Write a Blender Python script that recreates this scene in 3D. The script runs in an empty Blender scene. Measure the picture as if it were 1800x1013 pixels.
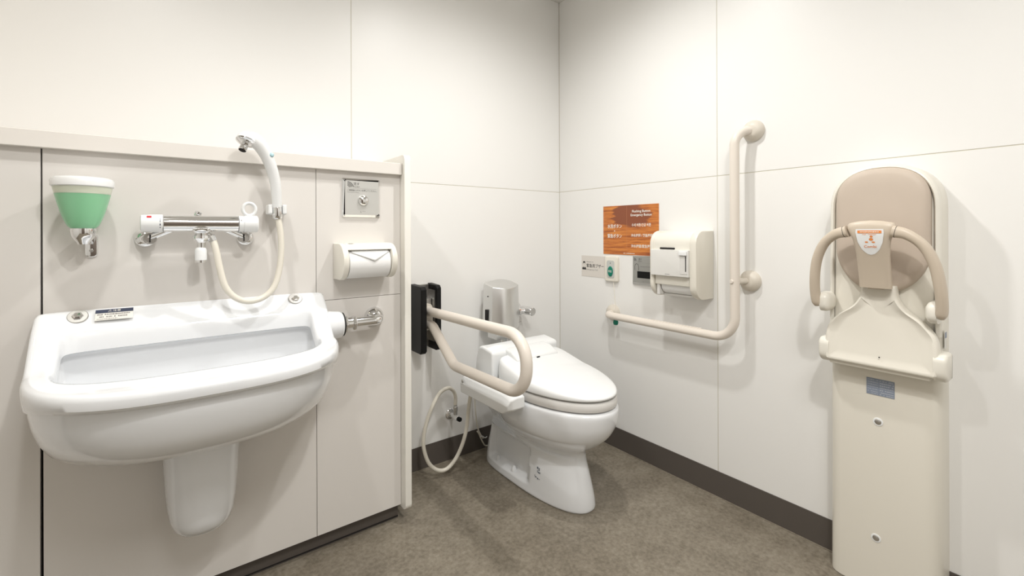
import bpy, bmesh, math, random
from mathutils import Vector, Matrix
random.seed(4)
PI = math.pi
sc = bpy.context.scene
COL = sc.collection
sin, cos = math.sin, math.cos

# ------------------------------------------------------------------ camera, world, lights, exposure
cam_d = bpy.data.cameras.new('camera'); cam = bpy.data.objects.new('camera', cam_d); COL.objects.link(cam)
cam_d.sensor_fit = 'HORIZONTAL'; cam_d.sensor_width = 36.0
cam_d.lens = 36.0 * 803.0 / 1800.0
cam_d.shift_y = -(506.5 - 407.5) / 1800.0
cam_d.clip_start = 0.02
yaw, roll = math.radians(37.1), math.radians(0.2)
fw = Vector((sin(yaw), cos(yaw), 0)); rt = Vector((cos(yaw), -sin(yaw), 0)); upv = Vector((0, 0, 1))
r2 = rt * cos(roll) - upv * sin(roll); u2 = rt * sin(roll) + upv * cos(roll)
M = Matrix((r2, u2, -fw)).transposed().to_4x4()
M.translation = Vector((-1.82, -1.947, 1.1))
cam.matrix_world = M
sc.camera = cam

w = bpy.data.worlds.new('world'); sc.world = w; w.use_nodes = True
w.node_tree.nodes['Background'].inputs[0].default_value = (0.9, 0.93, 1.0, 1)
w.node_tree.nodes['Background'].inputs[1].default_value = 0.02
sc.view_settings.view_transform = 'Standard'; sc.view_settings.look = 'None'
sc.view_settings.gamma = 1.0; sc.view_settings.use_curve_mapping = False
sc.view_settings.exposure = 0.14

def lamp(name, loc, energy, color=(1, 0.988, 0.962), size=0.04, cone=168, aim=None):
    l = bpy.data.lights.new(name, 'SPOT'); l.energy = energy; l.color = color
    l.shadow_soft_size = size; l.spot_size = math.radians(cone); l.spot_blend = 1.0
    o = bpy.data.objects.new(name, l); COL.objects.link(o); o.location = loc
    if aim: o.rotation_euler = (Vector(aim) - Vector(loc)).to_track_quat('-Z', 'Y').to_euler()
    return o
lamp('ceiling_downlight_over_sink', (-1.92, -0.98, 2.40), 31)
lamp('ceiling_downlight_over_toilet', (-0.76, -0.84, 2.40), 47)
lamp('added_fill_spot', (-1.40, -2.05, 2.40), 54)  # added fill spot, evens the light and brightens toilet and sink fronts
lamp('warm_lamp_left', (-2.75, -0.55, 2.35), 6, (1, 0.78, 0.5))
pl = bpy.data.lights.new('added_soft_fill', 'AREA'); pl.shape = 'SQUARE'; pl.size = 0.6; pl.energy = 17; pl.color = (1, 0.988, 0.962)  # added soft fill behind the camera, not a known ceiling fixture
plo = bpy.data.objects.new('added_soft_fill', pl); COL.objects.link(plo); plo.location = (-1.5, -2.35, 2.42)

# ------------------------------------------------------------------ materials
def mat(name, col, rough=0.5, metal=0.0, spec=0.5, coat=0.0, bump=0, bscale=200, sss=0, trans=0, ior=1.45):
    m = bpy.data.materials.new(name); m.use_nodes = True
    nt = m.node_tree; b = nt.nodes['Principled BSDF']
    b.inputs['Base Color'].default_value = (*col, 1)
    b.inputs['Roughness'].default_value = rough
    b.inputs['Metallic'].default_value = metal
    b.inputs['Specular IOR Level'].default_value = spec
    b.inputs['Coat Weight'].default_value = coat
    b.inputs['Coat Roughness'].default_value = 0.05
    b.inputs['IOR'].default_value = ior
    if sss:
        b.inputs['Subsurface Weight'].default_value = sss
        b.inputs['Subsurface Radius'].default_value = (0.03, 0.03, 0.03)
        b.inputs['Subsurface Scale'].default_value = 0.6
    if trans: b.inputs['Transmission Weight'].default_value = trans
    if bump:
        tc = nt.nodes.new('ShaderNodeTexCoord'); n = nt.nodes.new('ShaderNodeTexNoise')
        n.inputs['Scale'].default_value = bscale; n.inputs['Detail'].default_value = 3
        bp = nt.nodes.new('ShaderNodeBump'); bp.inputs['Strength'].default_value = bump; bp.inputs['Distance'].default_value = 0.002
        nt.links.new(tc.outputs['Object'], n.inputs['Vector']); nt.links.new(n.outputs['Fac'], bp.inputs['Height'])
        nt.links.new(bp.outputs['Normal'], b.inputs['Normal'])
    return m

WALLC = (0.87, 0.862, 0.84)
MW = mat('wall_laminate', WALLC, 0.38, spec=0.35, bump=0.03, bscale=60)
MP = mat('partition_laminate', (0.745, 0.715, 0.68), 0.34, spec=0.35, bump=0.03, bscale=60)
ML = mat('ledge_laminate', (0.78, 0.745, 0.70), 0.45, bump=0.05, bscale=120)
MEDGE = mat('edge_strip', (0.88, 0.86, 0.80), 0.4)
MJ = mat('joint_filler', (0.42, 0.37, 0.28), 0.7)
MJL = mat('pale_joint_filler', (0.62, 0.59, 0.50), 0.7)
MDARK = mat('dark_gap', (0.012, 0.010, 0.010), 0.8)
MCEIL = mat('ceiling_paint', (0.84, 0.83, 0.80), 0.9)
MBASE = mat('vinyl_skirting', (0.10, 0.086, 0.075), 0.45, bump=0.04, bscale=90)
MCER = mat('white_ceramic', (0.84, 0.855, 0.875), 0.10, coat=0.6)
MPLW = mat('white_plastic', (0.86, 0.87, 0.87), 0.22)
MPLG = mat('pale_grey_plastic', (0.72, 0.705, 0.68), 0.3)
MIV = mat('ivory_plastic', (0.82, 0.79, 0.71), 0.3)
MIV2 = mat('cream_plastic', (0.80, 0.765, 0.68), 0.3)
MBAR = mat('ivory_resin_bar', (0.78, 0.715, 0.64), 0.32)
MBARD = mat('ivory_flange', (0.68, 0.63, 0.55), 0.4)
MCH = mat('chrome', (0.80, 0.80, 0.80), 0.07, 1.0)
MSAT = mat('satin_chrome', (0.74, 0.74, 0.73), 0.30, 1.0)
MSTEEL = mat('brushed_steel', (0.55, 0.54, 0.52), 0.35, 1.0)
MSILV = mat('silver_panel', (0.62, 0.615, 0.59), 0.4, 0.5)
MBLK = mat('black_plastic', (0.006, 0.006, 0.006), 0.45, spec=0.25)
MRUB = mat('black_rubber', (0.02, 0.02, 0.02), 0.7)
MHOSE = mat('cream_hose', (0.78, 0.74, 0.65), 0.3)
MHOSEG = mat('grey_hose', (0.50, 0.47, 0.40), 0.4)
MBEIGE = mat('beige_plastic', (0.60, 0.515, 0.415), 0.38)
MCUSH = mat('beige_cushion', (0.56, 0.475, 0.395), 0.55, bump=0.05, bscale=150)
MPAPER = mat('toilet_paper', (0.88, 0.88, 0.87), 0.95, spec=0.1)
MMILK = mat('milky_plastic', (0.72, 0.76, 0.62), 0.25, sss=0.3)
MSOAP = mat('green_soap', (0.29, 0.62, 0.37), 0.22, sss=0.4)
MRED = mat('red_mark', (0.6, 0.03, 0.04), 0.4)
MBLUE = mat('pale_blue_button', (0.35, 0.52, 0.56), 0.35)
MGRN = mat('green_button', (0.0, 0.20, 0.13), 0.35)
MINK = mat('black_ink', (0.03, 0.03, 0.03), 0.6)
MGINK = mat('grey_ink', (0.28, 0.27, 0.26), 0.6)
MWINK = mat('white_ink', (0.9, 0.88, 0.82), 0.6)
MORG = mat('orange_ink', (0.80, 0.27, 0.07), 0.5)
MSTK = mat('sticker_paper', (0.78, 0.76, 0.71), 0.5)
MNAVY = mat('navy_ink', (0.03, 0.04, 0.08), 0.5)
MBLST = mat('blue_grey_sticker', (0.26, 0.30, 0.38), 0.5)
MBLST2 = mat('pale_blue_ink', (0.50, 0.53, 0.58), 0.5)

def floor_mat():
    m = bpy.data.materials.new('mottled_vinyl'); m.use_nodes = True
    nt = m.node_tree; b = nt.nodes['Principled BSDF']; b.inputs['Roughness'].default_value = 0.42
    tc = nt.nodes.new('ShaderNodeTexCoord')
    def noise(s, d, r=0.6):
        n = nt.nodes.new('ShaderNodeTexNoise'); n.inputs['Scale'].default_value = s; n.inputs['Detail'].default_value = d
        n.inputs['Roughness'].default_value = r
        nt.links.new(tc.outputs['Object'], n.inputs['Vector']); return n
    n1 = noise(9, 8, 0.72); n2 = noise(70, 6, 0.7); n3 = noise(3, 3)
    def ramp(src, a, bcol, p0, p1):
        r = nt.nodes.new('ShaderNodeValToRGB'); r.color_ramp.elements[0].position = p0; r.color_ramp.elements[1].position = p1
        r.color_ramp.elements[0].color = (*a, 1); r.color_ramp.elements[1].color = (*bcol, 1)
        nt.links.new(src.outputs['Fac'], r.inputs['Fac']); return r
    r1 = ramp(n1, (0.155, 0.132, 0.098), (0.315, 0.28, 0.222), 0.36, 0.66)
    r2_ = ramp(n2, (0.13, 0.108, 0.078), (0.36, 0.325, 0.265), 0.35, 0.68)
    mx = nt.nodes.new('ShaderNodeMix'); mx.data_type = 'RGBA'; mx.inputs['Factor'].default_value = 0.5
    nt.links.new(r1.outputs['Color'], mx.inputs['A']); nt.links.new(r2_.outputs['Color'], mx.inputs['B'])
    r3 = ramp(n3, (0.9, 0.88, 0.86), (1.05, 1.04, 1.03), 0.35, 0.65)
    m2 = nt.nodes.new('ShaderNodeMix'); m2.data_type = 'RGBA'; m2.blend_type = 'MULTIPLY'; m2.inputs['Factor'].default_value = 1
    nt.links.new(mx.outputs['Result'], m2.inputs['A']); nt.links.new(r3.outputs['Color'], m2.inputs['B'])
    nt.links.new(m2.outputs['Result'], b.inputs['Base Color'])
    bp = nt.nodes.new('ShaderNodeBump'); bp.inputs['Strength'].default_value = 0.06; bp.inputs['Distance'].default_value = 0.002
    nt.links.new(n2.outputs['Fac'], bp.inputs['Height']); nt.links.new(bp.outputs['Normal'], b.inputs['Normal'])
    return m
MFLOOR = floor_mat()

def wood_mat():
    m = bpy.data.materials.new('printed_wood_grain'); m.use_nodes = True
    nt = m.node_tree; b = nt.nodes['Principled BSDF']; b.inputs['Roughness'].default_value = 0.35
    tc = nt.nodes.new('ShaderNodeTexCoord'); mp = nt.nodes.new('ShaderNodeMapping')
    mp.inputs['Scale'].default_value = (1, 2.2, 26)
    nt.links.new(tc.outputs['Object'], mp.inputs['Vector'])
    n = nt.nodes.new('ShaderNodeTexNoise'); n.inputs['Scale'].default_value = 3.2; n.inputs['Detail'].default_value = 6
    n.inputs['Roughness'].default_value = 0.65; n.inputs['Distortion'].default_value = 0.5
    nt.links.new(mp.outputs['Vector'], n.inputs['Vector'])
    r = nt.nodes.new('ShaderNodeValToRGB'); e = r.color_ramp.elements
    e[0].position = 0.30; e[0].color = (0.26, 0.06, 0.018, 1); e[1].position = 0.66; e[1].color = (0.72, 0.28, 0.055, 1)
    x = e.new(0.48); x.color = (0.54, 0.165, 0.032, 1)
    nt.links.new(n.outputs['Fac'], r.inputs['Fac'])
    # dark knot patch in the upper half
    mp2 = nt.nodes.new('ShaderNodeMapping'); mp2.inputs['Scale'].default_value = (1, 6.0, 11.0)
    mp2.inputs['Location'].default_value = (0, 0.0, -0.80)
    nt.links.new(tc.outputs['Object'], mp2.inputs['Vector'])
    n2 = nt.nodes.new('ShaderNodeTexNoise'); n2.inputs['Scale'].default_value = 1.6; n2.inputs['Detail'].default_value = 4
    nt.links.new(mp.outputs['Vector'], n2.inputs['Vector'])
    add = nt.nodes.new('ShaderNodeVectorMath'); add.operation = 'ADD'
    sc_ = nt.nodes.new('ShaderNodeVectorMath'); sc_.operation = 'SCALE'; sc_.inputs['Scale'].default_value = 0.9
    nt.links.new(n2.outputs['Color'], sc_.inputs[0]); nt.links.new(mp2.outputs['Vector'], add.inputs[0]); nt.links.new(sc_.outputs['Vector'], add.inputs[1])
    sub = nt.nodes.new('ShaderNodeVectorMath'); sub.operation = 'SUBTRACT'; sub.inputs[1].default_value = (0.45, 0.45, 0.45)
    nt.links.new(add.outputs['Vector'], sub.inputs[0])
    ln = nt.nodes.new('ShaderNodeVectorMath'); ln.operation = 'LENGTH'; nt.links.new(sub.outputs['Vector'], ln.inputs[0])
    r2 = nt.nodes.new('ShaderNodeValToRGB'); r2.color_ramp.elements[0].position = 0.60; r2.color_ramp.elements[0].color = (1, 1, 1, 1)
    r2.color_ramp.elements[1].position = 0.68; r2.color_ramp.elements[1].color = (0, 0, 0, 1)
    nt.links.new(ln.outputs['Value'], r2.inputs['Fac'])
    mx = nt.nodes.new('ShaderNodeMix'); mx.data_type = 'RGBA'
    nt.links.new(r2.outputs['Color'], mx.inputs['Factor']); nt.links.new(r.outputs['Color'], mx.inputs['A'])
    mx.inputs['B'].default_value = (0.26, 0.075, 0.030, 1)
    nt.links.new(mx.outputs['Result'], b.inputs['Base Color'])
    return m
MWOOD = wood_mat()

# ------------------------------------------------------------------ object helpers (meshes are given in room coordinates)
WP = {}
def thing(name, label, cat, loc, group=None):
    o = bpy.data.objects.new(name, None); COL.objects.link(o); o.location = loc
    o.empty_display_size = 0.05
    o['label'] = label; o['category'] = cat
    if group: o['group'] = group
    WP[o] = Vector(loc); return o

def obj(name, bm, m, parent=None, angle=35, bevel=0, seg=3, sub=0, label=None):
    me = bpy.data.meshes.new(name)
    bmesh.ops.recalc_face_normals(bm, faces=bm.faces[:])
    bm.to_mesh(me); bm.free()
    return meshobj(name, me, m, parent, angle, bevel, seg, sub, label)

def meshobj(name, me, m, parent=None, angle=35, bevel=0, seg=3, sub=0, label=None):
    cs = [v.co for v in me.vertices]
    lo = Vector([min(c[i] for c in cs) for i in range(3)]); hi = Vector([max(c[i] for c in cs) for i in range(3)])
    ctr = (lo + hi) / 2
    me.transform(Matrix.Translation(-ctr))
    me.polygons.foreach_set('use_smooth', [True] * len(me.polygons))
    me.set_sharp_from_angle(angle=math.radians(angle))
    me.materials.append(m)
    o = bpy.data.objects.new(name, me); COL.objects.link(o)
    WP[o] = ctr
    if parent is not None:
        o.parent = parent; o.location = ctr - WP[parent]
    else: o.location = ctr
    if bevel:
        b = o.modifiers.new('bevel', 'BEVEL'); b.width = bevel; b.segments = seg; b.limit_method = 'ANGLE'; b.angle_limit = math.radians(30)
        b.harden_normals = False
    if sub:
        s = o.modifiers.new('sub', 'SUBSURF'); s.levels = sub; s.render_levels = sub
    if label: o['label'] = label
    return o
def tag(o, label, cat, group=None):
    o['label'] = label; o['category'] = cat
    if group: o['group'] = group
    return o
def struct(name, bm, m, bevel=0, parent=None):
    o = obj(name, bm, m, parent, bevel=bevel); 
    if parent is None: o['kind'] = 'structure'
    return o

def add_box(bm, x0, x1, y0, y1, z0, z1):
    vs = [bm.verts.new((x, y, z)) for x in (x0, x1) for y in (y0, y1) for z in (z0, z1)]
    for f in ((0, 1, 3, 2), (4, 6, 7, 5), (0, 4, 5, 1), (2, 3, 7, 6), (0, 2, 6, 4), (1, 5, 7, 3)):
        bm.faces.new([vs[i] for i in f])
    return bm
def box(x0, x1, y0, y1, z0, z1): return add_box(bmesh.new(), x0, x1, y0, y1, z0, z1)

def add_loft(bm, rings, cap0=True, cap1=True, closed=True):
    R = [[bm.verts.new(p) for p in r] for r in rings]
    n = len(R[0])
    for a, b in zip(R[:-1], R[1:]):
        for i in range(n if closed else n - 1):
            j = (i + 1) % n
            try: bm.faces.new((a[i], a[j], b[j], b[i]))
            except ValueError: pass
    if cap0: bm.faces.new(R[0][::-1])
    if cap1: bm.faces.new(R[-1])
    return bm
def loft(rings, **k): return add_loft(bmesh.new(), rings, **k)

def frame(d):
    d = Vector(d).normalized()
    a = Vector((0, 0, 1)) if abs(d.z) < 0.9 else Vector((1, 0, 0))
    u = d.cross(a).normalized(); v = d.cross(u).normalized()
    return d, u, v
def add_lathe(bm, o, d, prof, n=40, cap0=True, cap1=True):
    """prof: (distance along axis d from o, radius)"""
    o = Vector(o); d, u, v = frame(d)
    rings = [[o + d * h + (u * cos(2 * PI * i / n) + v * sin(2 * PI * i / n)) * max(r, 1e-4) for i in range(n)] for h, r in prof]
    return add_loft(bm, rings, cap0, cap1)
def lathe(o, d, prof, n=40, **k): return add_lathe(bmesh.new(), o, d, prof, n, **k)

def catmull(pts, n=10):
    P = [Vector(p) for p in pts]; P = [P[0] * 2 - P[1]] + P + [P[-1] * 2 - P[-2]]
    out = []
    for i in range(1, len(P) - 2):
        for k in range(n):
            t = k / n; a, b, c, d = P[i - 1], P[i], P[i + 1], P[i + 2]
            out.append(0.5 * ((2 * b) + (c - a) * t + (2 * a - 5 * b + 4 * c - d) * t * t + (3 * b - a - 3 * c + d) * t ** 3))
    out.append(P[-2]); return out
def fillet(pts, rads, n=10):
    P = [Vector(p) for p in pts]; out = [P[0]]
    for i in range(1, len(P) - 1):
        a, b, c = P[i - 1], P[i], P[i + 1]; r = rads[i - 1] if isinstance(rads, (list, tuple)) else rads
        d1 = (a - b).normalized(); d2 = (c - b).normalized(); ang = d1.angle(d2)
        t = r / math.tan(ang / 2); s = b + d1 * t; e = b + d2 * t
        bis = (d1 + d2).normalized(); cc = b + bis * (r / sin(ang / 2))
        v0 = s - cc; v1 = e - cc; th = v0.angle(v1)
        for k in range(n + 1):
            q = k / n
            out.append(cc + (v0 * sin((1 - q) * th) + v1 * sin(q * th)) / sin(th))
    out.append(P[-1]); return out
def add_tube(bm, path, r, n=20, cap=True):
    P = [Vector(p) for p in path]; m = len(P)
    T = [(P[min(i + 1, m - 1)] - P[max(i - 1, 0)]).normalized() for i in range(m)]
    d, u, v = frame(T[0]); rings = []
    for i in range(m):
        u = (u - T[i] * u.dot(T[i])).normalized(); v = T[i].cross(u)
        rr = r(i / (m - 1)) if callable(r) else r
        rings.append([P[i] + (u * cos(2 * PI * k / n) + v * sin(2 * PI * k / n)) * rr for k in range(n)])
    return add_loft(bm, rings, cap, cap)
def tube(path, r, n=20, cap=True): return add_tube(bmesh.new(), path, r, n, cap)

def sgp(v, e): return math.copysign(abs(v) ** e, v)
def egg(cx, hw, yc, yf, yb, nf, nb, z, N=120):
    """horizontal outline: front superellipse towards yf, back towards yb; z may be a function of (x, y, t)"""
    out = []
    for i in range(N):
        a = 2 * PI * i / N; c, s = cos(a), sin(a)
        if s >= 0: x = cx + hw * sgp(c, 2 / nf); y = yc + (yf - yc) * abs(s) ** (2 / nf)
        else: x = cx + hw * sgp(c, 2 / nb); y = yc + (yb - yc) * abs(s) ** (2 / nb)
        t = (y - yb) / (yf - yb)
        out.append((x, y, z(x, y, t) if callable(z) else z))
    return out
def rrect(a0, a1, b0, b1, r, n=6):
    """rounded rectangle outline in 2D; r = radius or (r for 4 corners: a1b1, a0b1, a0b0, a1b0)"""
    rs = r if isinstance(r, (list, tuple)) else (r,) * 4; out = []
    for (ca, cb, st), rr in zip(((a1, b1, 0), (a0, b1, 90), (a0, b0, 180), (a1, b0, 270)), rs):
        sa = -1 if ca == a1 else 1; sb = -1 if cb == b1 else 1
        for k in range(n + 1):
            th = math.radians(st + 90 * k / n)
            out.append((ca + sa * rr + rr * cos(th), cb + sb * rr + rr * sin(th)))
    return out
def inset(o2, d):
    n = len(o2); A = sum(o2[i][0] * o2[(i + 1) % n][1] - o2[(i + 1) % n][0] * o2[i][1] for i in range(n)); s = 1 if A > 0 else -1
    out = []
    for i in range(n):
        p, q, r_ = Vector(o2[i - 1]), Vector(o2[i]), Vector(o2[(i + 1) % n])
        t = (r_ - p)
        if t.length < 1e-9: out.append(tuple(q)); continue
        t.normalize(); nn = Vector((-t.y, t.x)) * s
        out.append((q.x + nn.x * d, q.y + nn.y * d))
    return out
# local 2D frames on the two fitting walls: right wall (u to the right = -y, out = -x), partition (u = +x, out = -y)
def RW(u, v, o): return (-o, -u, v)      # u = -y
def PW(u, v, o): return (u, -o, v)       # o = -y
def slab(fr, outline, o0, o1, rnd=0.0, seg=4):
    """plate from o0 to o1 outwards with a rounded front edge"""
    rings = [[fr(u, v, o0) for u, v in outline]]
    if rnd <= 0: rings.append([fr(u, v, o1) for u, v in outline])
    else:
        for k in range(seg + 1):
            a = PI / 2 * k / seg
            oo = inset(outline, rnd * (1 - cos(a)))
            rings.append([fr(u, v, o1 - rnd + rnd * sin(a)) for u, v in oo])
    return loft(rings)

def text(body, fr, u, v, o, h, m, parent, width=None, align='CENTER', bold=0.0, name='lettering', spacing=1.0, tilt=None):
    c = bpy.data.curves.new('t', 'FONT'); c.body = body; c.size = 1; c.align_x = align; c.align_y = 'CENTER'
    c.extrude = 0.0; c.offset = bold; c.space_line = spacing; c.resolution_u = 3
    o_ = bpy.data.objects.new('t', c); COL.objects.link(o_)
    bpy.context.view_layer.update()
    dg = bpy.context.evaluated_depsgraph_get()
    me = bpy.data.meshes.new_from_object(o_.evaluated_get(dg))
    bpy.data.objects.remove(o_); bpy.data.curves.remove(c)
    if len(me.vertices) == 0: return None
    xs = [q.co.x for q in me.vertices]; ys = [q.co.y for q in me.vertices]
    W, Hh = max(xs) - min(xs), max(ys) - min(ys); mx, my = (max(xs) + min(xs)) / 2, (max(ys) + min(ys)) / 2
    s = h / Hh; sx = (width / W) if width else s
    for q in me.vertices:
        a, b = (q.co.x - mx) * sx, (q.co.y - my) * s
        q.co = Vector(fr(u + a, v + b, o)) if tilt is None else Vector(tilt(u + a, v + b))
    me.materials.clear()
    r = meshobj(name, me, m, parent); return r
def marks(fr, rects, o, m, parent, name='fine_print', th=0.0002):
    bm = bmesh.new()
    for (a0, a1, b0, b1) in rects:
        p = [fr(a0, b0, o), fr(a1, b0, o), fr(a1, b1, o), fr(a0, b1, o)]
        bm.faces.new([bm.verts.new(q) for q in p])
    return obj(name, bm, m, parent)
def dashes(u0, u1, v, h, seedn, fill=0.72, unit=0.004):
    rnd = random.Random(seedn); out = []; u = u0
    while u < u1:
        L = unit * rnd.uniform(0.5, 1.2)
        if rnd.random() < 0.9: out.append((u, min(u + L * fill, u1), v - h / 2 * rnd.uniform(0.6, 1), v + h / 2 * rnd.uniform(0.6, 1)))
        u += L
    return out

# ------------------------------------------------------------------ the room
XL, YF, ZC = -3.25, -2.95, 2.426
struct('floor', box(XL - .1, 0.1, YF - .1, 0.1, -0.08, 0), MFLOOR)
struct('ceiling', box(XL - .1, 0.1, YF - .1, 0.1, ZC, ZC + 0.08), MCEIL)
g = 0.0015
def panels(fr, us, vs, o0, o1, m, name, filler=None, gapu=g, gapv=g):
    bm = bmesh.new()
    for a, b in zip(us[:-1], us[1:]):
        for c, d in zip(vs[:-1], vs[1:]):
            p = [fr(x, y, z) for x in (a + gapu, b - gapu) for y in (c + gapv, d - gapv) for z in (o0, o1)]
            v_ = [bm.verts.new(q) for q in p]
            for f in ((0, 1, 3, 2), (4, 6, 7, 5), (0, 4, 5, 1), (2, 3, 7, 6), (0, 2, 6, 4), (1, 5, 7, 3)):
                bm.faces.new([v_[i] for i in f])
    w_ = struct(name, bm, m, bevel=0.0007)
    return w_
def BW(u, v, o): return (u, -o, v)
wb = panels(BW, [XL, -1.196, 0.0], [0, 1.327, ZC], -0.02, 0, MW, 'wall_back')
f_ = struct('joint_filler', box(XL, 0.02, 0.001, 0.03, 0, ZC), MJL, parent=wb)
wr = panels(RW, [0.0, 0.951, 1.9, 2.95], [0, 1.328, ZC], -0.02, 0, MW, 'wall_right')
struct('joint_filler', box(0.001, 0.03, YF, 0.02, 0, ZC), MJL, parent=wr)
struct('wall_left', box(XL - .08, XL, YF, 0.1, 0, ZC), MW)
struct('wall_front', box(XL, 0.1, YF - .08, YF, 0, ZC), MW)
struct('added_door_1', box(-2.35, -1.15, YF, YF + .03, 0, 2.05), mat('added_dark_door', (.16, .13, .11), .45), bevel=.004)  # unseen dark door, added so the chrome has something to reflect
# half height service wall under the ledge
bm = bmesh.new()
for a, b, c, d in ((XL, -2.0785, .062, 1.316), (-2.0715, -1.4135, .062, 1.316), (-1.4120, -1.1095, .8655, 1.316), (-1.4120, -1.1095, .062, .8640)):
    add_box(bm, a, b, -0.30, -0.285, c, d)
for v in bm.verts:   # the joint left of the sink opens towards the floor
    if abs(v.co.x + 2.0785) < 1e-4 and v.co.z > 1: v.co.x = -2.0748
ws = struct('wall_service', bm, MP, bevel=0.0006)
struct('wall_service_core', box(XL, -1.1095, -0.2845, -0.001, .062, 1.316), MDARK)
struct('trim_1', box(XL, -1.111, -0.322, 0, 1.316, 1.359), ML, bevel=0.0015)
ol = rrect(0.0, 0.340, 0.052, 1.392, (0.022, 0.001, 0.001, 0.022), 6)
struct('trim_2', loft([[(x, -a, b) for a, b in ol] for x in (-1.1085, -1.1075, -1.0845, -1.0835)]), MEDGE, bevel=0.002)
struct('baseboard_service', box(XL, -1.112, -0.274, -0.001, 0, 0.062), MBASE)
struct('trim_3', box(XL, -1.112, -0.2765, -0.274, 0.006, 0.009), MDARK)
struct('baseboard_back', box(-1.083, 0, -0.004, 0.0, 0, 0.105), MBASE)
struct('baseboard_right', box(-0.004, 0, YF, -0.004, 0, 0.105), MBASE)
struct('trim_4', box(-0.012, -0.004, YF, -0.012, 0, 0.0015), MFLOOR)

# ------------------------------------------------------------------ wall hung slop sink
SC = -1.74
sink = thing('slop_sink', 'large white ceramic slop sink hung on the service wall', 'sink', (SC, -0.30, 0.25))
def sm(t, a, b):
    t = min(1, max(0, (t - a) / (b - a))); return t * t * (3 - 2 * t)
def sr(hw, yb, yf, zb, zf, nf=2.8, nb=9, yc=-0.37, t0=0.04, t1=0.40):
    return egg(SC, hw, yc, yf, yb, nf, nb, lambda x, y, t: zb + (zf - zb) * sm(t, t0, t1), 168)
rings = []
for s, dz in ((.12, .200), (.3, .197), (.5, .188), (.68, .170), (.81, .146), (.90, .114), (.955, .078), (.985, .04), (1, .008)):
    yf = -.30 - .436 * s
    rings.append(egg(SC, (.335 * s), -.30 - .07 * s, yf, -.30, 2.6, 9, lambda x, y, t: (.673 + .06 * sm(t, 0, .9)) - dz * (1 - .0 * t), 168))
lipz = lambda e: (lambda x, y, t: .677 + .058 * sm(t, 0, .9) + e)
rings.append(egg(SC, .3325, -.37, -.734, -.30, 2.8, 9, lipz(.000), 168))
rings.append(egg(SC, .338, -.37, -.742, -.30, 2.8, 9, lipz(.001), 168))
rings.append(egg(SC, .340, -.37, -.747, -.30, 2.8, 9, lipz(.007), 168))
def rim(hw, yb, yf, e, nf=2.8, nb=9, yc=-.37, backz=None):
    """rim ring; height follows the profile of the side arms, backz overrides the deck part"""
    def zf(x, y, t):
        zz = .897 - (.897 - .777) * sm(-y, .315, .475)
        return zz + e
    return egg(SC, hw, yc, yf, yb, nf, nb, zf, 168)
def split(hw, yb, yf, zback, zfront, nf=3.2, nb=6, yc=-.42, k0=-.372, k1=-.47):
    """inner ring: height zback along the rear edge, then the side arms run down to zfront"""
    return egg(SC, hw, yc, yf, yb, nf, nb, lambda x, y, t: zback + (zfront - zback) * sm(-y, -k0, -k1), 168)
rings.append(rim(.3425, -.30, -.757, -.030))
rings.append(rim(.343, -.30, -.759, -.014))
rings.append(rim(.341, -.30, -.756, -.005))
rings.append(rim(.336, -.301, -.751, -.001))
rings.append(rim(.328, -.303, -.740, .000))
rings.append(rim(.315, -.309, -.690, -.003, nb=8))
rings.append(split(.305, -.330, -.652, .872, .776, nf=3.0, nb=7, yc=-.41, k0=-.34))
rings.append(split(.299, -.346, -.638, .858, .775, nf=3.1, nb=6, yc=-.41, k0=-.35))
rings.append(split(.294, -.354, -.630, .851, .771, yc=-.42, k0=-.36))
rings.append(split(.290, -.359, -.625, .840, .764, yc=-.42, k0=-.365))
rings.append(split(.2875, -.363, -.622, .822, .756, yc=-.42, k0=-.37))
rings.append(split(.286, -.366, -.621, .800, .748, yc=-.42))
rings.append(split(.298, -.352, -.634, .796, .742, yc=-.42))
rings.append(split(.306, -.342, -.642, .786, .735, yc=-.42))
rings.append(split(.300, -.345, -.635, .70, .70, yc=-.42))
rings.append(sr(.268, -.375, -.60, .63, .63, nf=3, nb=4, yc=-.44))
rings.append(sr(.20, -.41, -.56, .60, .595, nf=2.5, nb=3, yc=-.47))
rings.append(sr(.05, -.46, -.50, .59, .59, nf=2, nb=2, yc=-.48))
obj('basin', loft(rings), MCER, sink, angle=50)
tr = []
for z, hw, yf in ((.56, .094, -.50), (.50, .090, -.495), (.42, .086, -.487), (.36, .082, -.48), (.32, .077, -.472), (.296, .070, -.462), (.280, .058, -.448), (.270, .042, -.43), (.266, .02, -.40)):
    tr.append(egg(SC - .001, hw, -.38, yf, -.301, 2.3, 8, z, 64))
obj('trap_cover', loft(tr), MCER, sink, angle=50)
obj('inlet_boss', lathe((-1.405, -.372, .790), (1, 0, 0), [(0, .050), (.030, .046), (.046, .044), (.053, .041), (.057, .036), (.058, .03)], 40), MCER, sink)
for x, z in ((-2.004, .879), (-1.484, .878)):
    nrm = Vector((0, -.72, .69)); oo = Vector((x, -.324, z + .004))
    b = obj('fixing_bolt', lathe(oo, nrm, [(-.012, .021), (.002, .021), (.0035, .0195), (.0035, .013)], 28), MSTEEL, sink)
    obj('bolt_head', lathe(oo + nrm * .003, nrm, [(0, .012), (.004, .011), (.006, .007), (.0065, .001)], 6), MCH, b, angle=20)
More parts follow.
